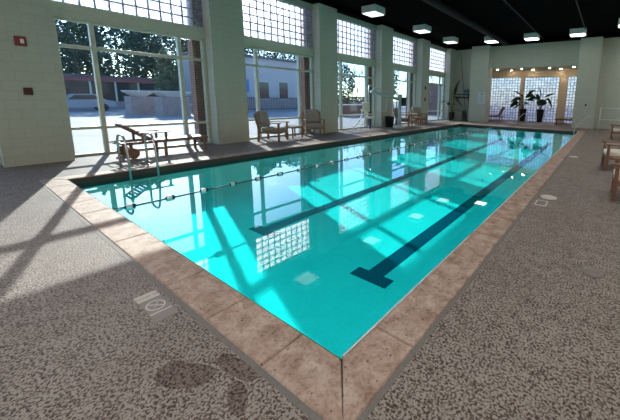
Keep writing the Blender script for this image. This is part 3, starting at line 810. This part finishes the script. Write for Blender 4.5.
# ------------------------------------------------------------------ wall fittings
def on_col(name, label, cat, y, z, s, mats):
    t = thing(name, label, cat, (XC, y, z))
    bm = BM(); box(bm, -.006, .04, -s, s, -s*1.15, s*1.15, bev=.006); part('backplate', bm, mats, t); return t
t = on_col('alarm_strobe', 'small red fire alarm strobe high on the near left column', 'alarm', -.03, 2.62, .083, 'red')
bm = BM(); box(bm, .04, .07, -.01, .045, -.045, .045, bev=.01); part('strobe_lens', bm, 'clear', t, 'clear lens')
t = on_col('pull_station', 'dark red pull station below the strobe on the near left column', 'alarm', -.04, 1.59, .065, 'darkred')
bm = BM(); box(bm, .04, .055, -.035, .035, -.01, .015, bev=.003); part('pull_bar', bm, 'blackplastic', t)
for z, lab in ((2.33, 'small dark wall fitting on the fifth column, the upper one'), (1.56, 'small dark wall fitting on the fifth column, the lower one')):
    bm = BM(); box(bm, 0, .04, -.07, .07, -.1, .1, bev=.01); o = obj('wall_fitting', bm, 'blackplastic'); o.location = (XC, 17.5, z); tag(o, lab, 'wall fitting', 'dark fittings on the fifth column')
bm = BM(); box(bm, -.05, .05, -.03, 0, -.06, .06, bev=.008); o = obj('switch_plate', bm, 'blackplastic'); o.location = (6.95, 21.28, 1.43); tag(o, 'small dark switch plate on the right pilaster of the far wall', 'switch')
sg = thing('pool_rules_sign', 'pale rectangular pool rules sign on the left pilaster of the far wall', 'sign', (.40, 21.28, 1.72))
bm = BM(); box(bm, -.27, .27, -.02, 0, -.40, .40, bev=.004); part('board', bm, 'sign', sg)
bm = BM(); box(bm, -.08, .08, -.024, -.0201, .25, .35)
for k in range(7): box(bm, -.2, .2-random.random()*.1, -.024, -.0201, .16-k*.075, .175-k*.075)
part('printed_lines', bm, 'signink', sg)

# ------------------------------------------------------------------ deck inserts
nd_ = thing('no_diving_marker', 'cream and grey no diving marker tiles set in the near deck', 'deck marker', (5.41, -.46, 0))
bm = BM()
for (x0, x1, mi) in ((-.225, -.12, 0), (-.115, .11, 1), (.115, .225, 1)): box(bm, x0, x1, -.072, .072, 0, .005, mi)
part('marker_tile', bm, ['tilecream', 'tilegrey'], nd_)
bm = BM()
def ringxy(cx, cy, r0, r1, z, seg=28):
    a = [bm.verts.new((cx+r0*math.cos(2*PI*k/seg), cy+r0*.8*math.sin(2*PI*k/seg), z)) for k in range(seg)]
    b = [bm.verts.new((cx+r1*math.cos(2*PI*k/seg), cy+r1*.8*math.sin(2*PI*k/seg), z)) for k in range(seg)]
    for k in range(seg): bm.faces.new((a[k], a[(k+1) % seg], b[(k+1) % seg], b[k]))
ringxy(0, 0, .062, .076, .0062)
box(bm, -.065, .065, -.006, .006, .0055, .0068, rot=((0, 0, 0), RZ(.7)))
tube(bm, [(-.035, .02, .006), (.0, .01, .006), (.03, -.02, .006)], .004, 5)
box(bm, .10, .115, -.07, .07, .005, .0062)
part('no_diving_symbol', bm, 'tilecream', nd_)
cu = bpy.data.curves.new('no_diving_words', 'FONT'); cu.body = 'NO DIVING'; cu.size = .034; cu.align_x = 'CENTER'; cu.align_y = 'CENTER'; cu.extrude = .0004
tmp = bpy.data.objects.new('tmp', cu); C.objects.link(tmp); dg = bpy.context.evaluated_depsgraph_get(); me = bpy.data.meshes.new_from_object(tmp.evaluated_get(dg)); bpy.data.objects.remove(tmp)
me.materials.clear(); me.materials.append(M['tilegrey']); o = bpy.data.objects.new('no_diving_words', me); C.objects.link(o); o.parent = nd_; o.location = (-.172, 0, .0058); o.rotation_euler = (0, 0, -PI/2)
bm = BM(); lathe(bm, [(.0, 0), (.125, .0), (.125, .008), (.115, .012), (.02, .012)], 28)
bmesh.ops.remove_doubles(bm, verts=bm.verts[:], dist=.0005)
o = obj('skimmer_lid', bm, 'lidwhite'); o.location = (7.44, 4.42, 0); tag(o, 'round white skimmer lid on the deck beside the right coping', 'deck lid')
bm = BM(); box(bm, -.085, .085, -.15, .15, 0, .005, 0); box(bm, -.065, .065, -.11, .11, .005, .007, 1); o = obj('deck_marker', bm, ['tilecream', 'lidgrey']); o.location = (7.39, 4.02, 0); tag(o, 'rectangular marker tile just in front of the white skimmer lid', 'deck marker')
bm = BM(); lathe(bm, [(.085, 0), (.085, .006), (.075, .009), (.02, .009)], 24)
for k in range(8):
    a = k*PI/4; box(bm, .03, .06, -.004, .004, .009, .011, rot=((0, 0, 0), RZ(a)))
o = obj('deck_drain', bm, 'lidgrey'); o.location = (8.15, 2.09, 0); tag(o, 'small round grey drain cover in the right deck', 'drain')
bm = BM(); lathe(bm, [(.12, 0), (.12, .006), (.05, .01)], 20); o = obj('skimmer_lid', bm, 'lidwhite'); o.location = (7.42, 9.2, 0); tag(o, 'small pale lid on the deck farther along the right coping', 'deck lid')

# ------------------------------------------------------------------ hot tub
ht = thing('hot_tub', 'round sunken hot tub with pale rim in the far alcove', 'hot tub', (3.62, 22.28, 0))
bm = BM(); lathe(bm, [(1.25, .0), (1.25, .03), (1.55, .03), (1.55, .0)][::-1], 48)
bm.free(); bm = BM(); seg = 56
def ringrow(r, z): return [bm.verts.new((r*math.cos(2*PI*k/seg), r*math.sin(2*PI*k/seg)*.78, z)) for k in range(seg)]
rr = [ringrow(1.62, 0.002), ringrow(1.60, .06), ringrow(1.56, .09), ringrow(1.30, .09), ringrow(1.27, .07), ringrow(1.27, .01), ringrow(1.3, .002)]
for a, b in zip(rr, rr[1:]+[rr[0]]):
    for k in range(seg): bm.faces.new((a[k], a[(k+1) % seg], b[(k+1) % seg], b[k]))
part('rim', bm, 'tubshell', ht)
bm = BM()
r0 = ringrow(1.265, .03); r1 = ringrow(1.265, .004); bm.faces.new(r0); bm.faces.new(r1[::-1])
for k in range(seg): bm.faces.new((r0[k], r1[k], r1[(k+1) % seg], r0[(k+1) % seg]))
part('tub_water', bm, 'tubdark', ht, 'dark water in the tub')
bm = BM(); tube(bm, arc([(0, 0, 0), (-.02, 0, .25), (.42, 0, .78), (.58, 0, .72), (.6, 0, 0)], .1, 5), .022, 8)
o = obj('tub_handrail', bm, 'steel'); o.location = (3.05, 20.95, 0); tag(o, 'slanted steel handrail at the hot tub between the two potted plants', 'handrail')

# ------------------------------------------------------------------ outside
bm = BM(); box(bm, -120, X0, -80, 140, -.4, -.04); box(bm, X0, 130, Y1, 140, -.4, -.04)
tag(obj('ground', bm, 'paving'), 'pale sunlit paving outside the windows', 'paving', None, 'structure')
for n, y in enumerate([-.75, 3.55, 7.93, 12.31, 16.69]):
    bm = BM(); box(bm, XW-.50, XW-.19, y+.03, y+1.3, -.03, 5.6)
    tag(obj('brick_pier', bm, 'brick'), 'red brick pier outside beside the %s window' % ['nearest left', 'lounger', 'armchair', 'pool lift', 'fourth'][n], 'brick pier', 'brick piers outside the window wall')
def planter(label, x, y, hx, hy, h):
    t = thing('brick_planter', label, 'planter', (x, y, -.04), 0, 'brick planters on the patio')
    bm = BM(); box(bm, -hx, hx, -hy, hy, 0, h); part('planter_body', bm, 'brick_pale', t)
    bm = BM(); z0, z1 = h, h+.45
    a = [bm.verts.new((sx*(hx-.15), sy*(hy-.45), z0)) for sx, sy in ((-1, -1), (1, -1), (1, 1), (-1, 1))]
    b = [bm.verts.new((sx*(hx+.12), sy*(hy+.12), z1-.08)) for sx, sy in ((-1, -1), (1, -1), (1, 1), (-1, 1))]
    c = [bm.verts.new((sx*(hx+.12), sy*(hy+.12), z1)) for sx, sy in ((-1, -1), (1, -1), (1, 1), (-1, 1))]
    bm.faces.new(a[::-1]); bm.faces.new(c)
    for p_, q_ in ((a, b), (b, c)):
        for k in range(4): bm.faces.new((p_[k], p_[(k+1) % 4], q_[(k+1) % 4], q_[k]))
    part('stone_basin', bm, 'stone', t, 'pale flared stone basin'); return t
planter('brick planter with pale flared stone basin outside, the left one', -22.0, 7.8, .7, .72, 1.38)
planter('brick planter with pale flared stone basin outside, the right one', -19.3, 9.0, .7, .92, 1.38)
def bench(x, y):
    t = thing('patio_bench', 'white slatted bench outside, seen right of the stone planters', 'bench', (x, y, -.04))
    bm = BM()
    for k in range(4): box(bm, -.25+k*.13, -.15+k*.13, -.9, .9, .44, .47)
    part('seat', bm, 'whitepaint', t)
    bm = BM()
    for k in range(3): box(bm, -.32, -.29, -.9, .9, .58+k*.15, .66+k*.15)
    part('backrest', bm, 'whitepaint', t)
    for s in (-1, 1):
        bm = BM(); box(bm, -.32, .25, s*.8-.03, s*.8+.03, 0, .44); box(bm, -.34, -.29, s*.8-.03, s*.8+.03, .44, 1.05); part('leg', bm, 'whitepaint', t)
bench(-18.5, 11.2)
bm = BM(); box(bm, -.15, .15, -2.0, 2.0, 0, .75); box(bm, -.2, .2, -2.05, 2.05, .75, .82, 1)
o = obj('brick_garden_wall', bm, ['brick_pale', 'stone']); o.location = (-21, 13.0, -.04); tag(o, 'low brick garden wall outside behind the white bench', 'garden wall')
# long low building with a red band
bd = thing('long_building', 'long low building with dark glazing and a faded red band outside', 'building', (-36, 12, -.04))
bm = BM(); box(bm, -4, 0, -14, 8, 0, .7); part('base_wall', bm, 'brick_pale', bd)
bm = BM(); box(bm, -4, -.1, -14, 8, .7, 2.75); part('glazing', bm, 'darkglass', bd)
for k in range(12):
    bm = BM(); box(bm, -.1, .0, -14+k*2, -13.85+k*2, .7, 2.75); part('wall_post', bm, 'frame', bd)
bm = BM(); box(bm, -4, .35, -14.2, 8.2, 2.75, 3.2); part('fascia', bm, 'fascia', bd)
bm = BM(); box(bm, -4.2, .55, -14.4, 8.4, 3.2, 3.35); part('roof', bm, 'roofing', bd)
# pale building with door and windows, seen through the second window
b2 = thing('pale_building', 'pale lilac rendered building with brick base and dark openings outside', 'building', (-26, 23, -.04))
bm = BM(); box(bm, -6, 0, -8, 4.2, 1.4, 5.9); part('wall', bm, 'stucco', b2)
bm = BM(); box(bm, -6.05, .06, -8.05, 4.25, 0, 1.4); part('brick_base', bm, 'brick_pale', b2)
bm = BM(); box(bm, -6.3, .3, -8.3, 4.5, 5.9, 6.1); part('roof', bm, 'roofing', b2)
for (y0, y1, z0, z1) in ((-2.6, -1.2, 1.2, 3.3), (.1, 1.5, 1.2, 3.4), (-2.7, -1.7, 4.2, 5.2)):
    bm = BM(); box(bm, -.02, .08, y0, y1, z0, z1); f_ = part('window', bm, 'frame', b2)
    bm = BM(); box(bm, .081, .1, y0+.08, y1-.08, z0+.08, z1-.08); obj('pane', bm, 'darkglass' if z0 < 4 else 'stucco', f_)
bm = BM(); box(bm, 0, .1, -5.3, -3.8, 2.0, 3.4); part('blue_panel', bm, 'bluepanel', b2, 'bright blue panel')
fn = thing('iron_fence', 'black iron picket fence outside the armchair window', 'fence', (-21, 19.5, -.04))
for z in (.25, 1.35):
    bm = BM(); box(bm, -.02, .02, -3.5, 4.5, z, z+.05); part('fence_rail', bm, 'iron', fn)
for k in range(40):
    bm = BM() if k == 0 else bm
    box(bm, -.012, .012, -3.48+k*.2, -3.455+k*.2, .0, 1.55)
part('pickets', bm, 'iron', fn)
# parked car
cr = thing('parked_car', 'grey parked car outside behind the nearest window', 'car', (-30, 6.0, -.04))
def prism(bm, prof, x0, x1, mi=0):
    a = [bm.verts.new((x0, y, z)) for y, z in prof]; b = [bm.verts.new((x1, y, z)) for y, z in prof]
    bm.faces.new(a); bm.faces.new(b[::-1]); n = len(prof)
    for k in range(n): bm.faces.new((a[k], b[k], b[(k+1) % n], a[(k+1) % n]))
bm = BM(); prism(bm, [(-2.2, .35), (-2.25, .8), (-1.4, .95), (1.5, 1.0), (2.2, .85), (2.25, .35)], -.85, .85); prism(bm, [(-1.0, .94), (-.45, 1.45), (.9, 1.47), (1.6, .98)], -.7, .7); part('car_body', bm, 'carpaint', cr)
bm = BM(); prism(bm, [(-.85, .98), (-.4, 1.38), (.8, 1.4), (1.35, 1.02)], -.71, .71); part('car_glass', bm, 'darkglass', cr)
for sx in (-1, 1):
    for sy in (-1, 1):
        bm = BM(); seg = 16
        a = [bm.verts.new((sx*.86, sy*1.35+.33*math.cos(2*PI*k/seg), .33+.33*math.sin(2*PI*k/seg))) for k in range(seg)]
        b = [bm.verts.new((sx*.66, v_.co.y, v_.co.z)) for v_ in a]
        bm.faces.new(a); bm.faces.new(b[::-1])
        for k in range(seg): bm.faces.new((a[k], b[k], b[(k+1) % seg], a[(k+1) % seg]))
        part('wheel', bm, 'tyre', cr)

def foliage(bm, c, rad, n, size, taper=0):
    for _ in range(n):
        while True:
            u = Vector((random.uniform(-1, 1), random.uniform(-1, 1), random.uniform(-1, 1)))
            if u.length < 1: break
        if taper:
            k = (1-(u.z+1)/2)**.8+.08; q = Vector((u.x*k, u.y*k, u.z))
        else:
            q = u.normalized()*(u.length**.45)
        p = Vector(c)+Vector((q.x*rad[0], q.y*rad[1], q.z*rad[2]))
        a = Vector((random.gauss(0, 1), random.gauss(0, 1), random.gauss(0, .6))).normalized(); b = a.cross(Vector((random.gauss(0, 1), random.gauss(0, 1), random.gauss(0, 1)))).normalized()
        s = size*random.uniform(.6, 1.3)
        bm.faces.new([bm.verts.new(p+a*s), bm.verts.new(p+b*s*.5), bm.verts.new(p-a*s*.8), bm.verts.new(p-b*s*.5)])
def tree(name, label, loc, h, rad, n, mt, size=.22, conifer=True, group='trees outside', base=.15):
    t = thing(name, label, 'tree', loc, 0, group)
    bm = BM(); tube(bm, [(0, 0, 0), (.05, .05, h*.5), (0, 0, h*.95)], [.18, .12, .03], 8)
    part('trunk', bm, 'bark', t)
    bm = BM()
    foliage(bm, (0, 0, h*(base+(1-base)/2)), (rad, rad, h*(1-base)/2), n, size, 1 if conifer else 0)
    obj('crown', bm, mt, t, False); return t
labs = ['nearest the left column', 'second from the left', 'third from the left', 'fourth from the left', 'fifth from the left', 'above its right end', 'between both buildings', 'above the pale roof', 'right of the pale building roof']
for k, (y, h) in enumerate([(-.2, 9.5), (6.4, 10.5), (13.0, 11.2), (19.7, 11), (26.4, 12), (33.2, 13), (40.0, 13), (46.8, 12)]):
    tree('conifer_tree', 'large dark conifer in front row behind the long building, '+labs[k], (-45.5, y, -.04), h, 3.28, 5200, 'needles', .24, False, base=.12)
for k, (y, h) in enumerate([(5, 13.5), (12, 14), (19, 14.5), (26, 13), (34, 12)]):
    tree('conifer_tree', 'tall pointed conifer in the rear row behind the long building, '+labs[k], (-55, y, -.04), h, 4.2, 3600, 'needles2', .30)
tree('conifer_tree', 'small dark conifer standing before the long building, right of the planters', (-29.0, 12.3, -.04), 6.2, 1.5, 2200, 'needles2', .17)
def bare(label, loc, h, seed, spread=.55):
    random.seed(seed)
    t = thing('bare_tree', label, 'tree', loc, 0, 'bare trees outside'); bm = BM()
    def br(p, d, ln, r, lv):
        e_ = p+d*ln; tube(bm, [p, (p+e_)/2+Vector((random.uniform(-.04, .04), random.uniform(-.04, .04), 0))*ln, e_], [r, r*.82, r*.62], 5 if lv > 1 else 7)
        if lv >= 5: return
        for _ in range(3 if lv < 4 else 3):
            nd2 = (d+Vector((random.uniform(-1, 1), random.uniform(-1, 1), random.uniform(-.3, .7)))*spread*1.3).normalized()
            br(p+d*ln*random.uniform(.7, 1), nd2, ln*random.uniform(.6, .8), max(.008, r*.6), lv+1)
    br(Vector((0, 0, 0)), Vector((0, 0, 1)), h*.27, .09, 0)
    part('branches', bm, 'bark', t)
bare('bare leafless tree outside the pool lift window', (-24, 34.5, -.04), 10.0, 3, .6)
bare('bare leafless tree outside the fourth window', (-20, 40.5, -.04), 9.5, 5)
bare('bare leafless tree outside behind the pale building', (-34, 27, -.04), 9.5, 8)
bare('bare leafless tree farther off above the roof of the pale building', (-33, 31, -.04), 10.5, 21)
bare('bare leafless tree outside behind the brown hedge', (-27, 39, -.04), 11, 31)
bare('bare leafless tree outside close to the fourth window', (-17, 45, -.04), 9.5, 41)
bare('bare leafless tree outside right of the long building', (-24, 15.0, -.04), 7.0, 11)
random.seed(4)
tree('conifer_tree', 'dark conifer far outside above the hedge of the pool lift window', (-34, 42, -.04), 8.0, 3.0, 2600, 'needles', .24, False, base=.1)
tree('conifer_tree', 'dark conifer far outside right of the yellow shrub', (-27, 46, -.04), 8.0, 3.0, 2600, 'needles', .24, False, base=.1)
def shrubm(name, label, loc, rad, n, mt, size, cat='shrub'):
    bm = BM(); foliage(bm, (0, 0, rad[2]*.9), rad, n, size)
    tube(bm, [(0, 0, 0), (0, 0, rad[2])], .05, 6)
    o = obj(name, bm, mt, None, False); o.location = loc; tag(o, label, cat)
shrubm('yellow_shrub', 'rounded yellow green shrub outside the pool lift window', (-16.5, 24.2, -.04), (1.4, 1.3, .85), 1600, 'shrub', .13)
shrubm('brown_hedge', 'long clipped brown hedge outside the pool lift window', (-12.5, 22.6, .5), (.8, 3.4, .62), 3200, 'hedge', .10, 'hedge')
bm = BM(); box(bm, -.3, .3, -4.0, 4.0, 0, .95); box(bm, -.35, .35, -4.05, 4.05, .95, 1.03, 1); o = obj('brick_bed_wall', bm, ['brick', 'stone']); o.location = (-10.9, 22.0, -.04); tag(o, 'red brick bed wall in front of the brown hedge', 'garden wall')
bm = BM(); box(bm, -.3, .3, -4.0, 10.0, 0, 3.3); o = obj('brick_screen_wall', bm, ['brick']); o.location = (-7.6, 31.0, -.04); tag(o, 'tall pale brick screen wall outside the farthest windows', 'wall')
# ------------------------------------------------------------------ light, sky, camera
SUN = Vector((-.948*math.cos(math.radians(23.2)), .318*math.cos(math.radians(23.2)), math.sin(math.radians(23.2)))).normalized()
sl = bpy.data.lights.new('sun', 'SUN'); sl.energy = 7.5; sl.angle = math.radians(.55); sl.color = (1, .95, .88)
so = bpy.data.objects.new('sun', sl); C.objects.link(so); so.rotation_euler = (-SUN).to_track_quat('-Z', 'Y').to_euler(); so.location = (-30, 10, 15)
wd = bpy.data.worlds.new('world'); SC.world = wd; wd.use_nodes = True
nt = wd.node_tree; nt.nodes.clear()
sky = nt.nodes.new('ShaderNodeTexSky'); sky.sky_type = 'NISHITA'; sky.sun_disc = False
sky.sun_elevation = math.radians(23.2); sky.sun_rotation = math.atan2(-.948, .318); sky.air_density = 1.0; sky.dust_density = .6; sky.ozone_density = 1.5
bg = nt.nodes.new('ShaderNodeBackground'); bg.inputs[1].default_value = .42
ow = nt.nodes.new('ShaderNodeOutputWorld'); sk = mixc(nt, 1.0, sky.outputs[0], (.56, .80, 1.08), 'MULTIPLY'); nt.links.new(sk, bg.inputs[0]); nt.links.new(bg.outputs[0], ow.inputs[0])

cam = bpy.data.cameras.new('camera'); co = bpy.data.objects.new('camera', cam); C.objects.link(co)
F, PX, PY = 310.718, 395.7346, 150.0691
pitch, roll, yaw = .165108, .0205347, .5924603
cam.sensor_fit = 'HORIZONTAL'; cam.sensor_width = 36; cam.lens = F/620*36
cam.shift_x = (310-PX)/620; cam.shift_y = (PY-210)/620
fw = Vector((-math.sin(yaw)*math.cos(pitch), math.cos(yaw)*math.cos(pitch), -math.sin(pitch)))
r_ = Vector((math.cos(yaw), math.sin(yaw), 0)); u_ = r_.cross(fw)
r2 = r_*math.cos(roll)+u_*math.sin(roll); u2 = -r_*math.sin(roll)+u_*math.cos(roll)
mt = Matrix((r2, u2, -fw)).transposed().to_4x4(); mt.translation = Vector((8.10612, -1.22543, 1.6))
co.matrix_world = mt; cam.clip_start = .05; cam.clip_end = 500
SC.camera = co
SC.view_settings.view_transform = 'Standard'; SC.view_settings.look = 'None'; SC.view_settings.gamma = 1; SC.view_settings.exposure = 0.22
SC.view_settings.use_curve_mapping = False
SC.cycles.transparent_max_bounces = 24; SC.cycles.max_bounces = 10; SC.cycles.diffuse_bounces = 4
SC.cycles.sample_clamp_indirect = 6
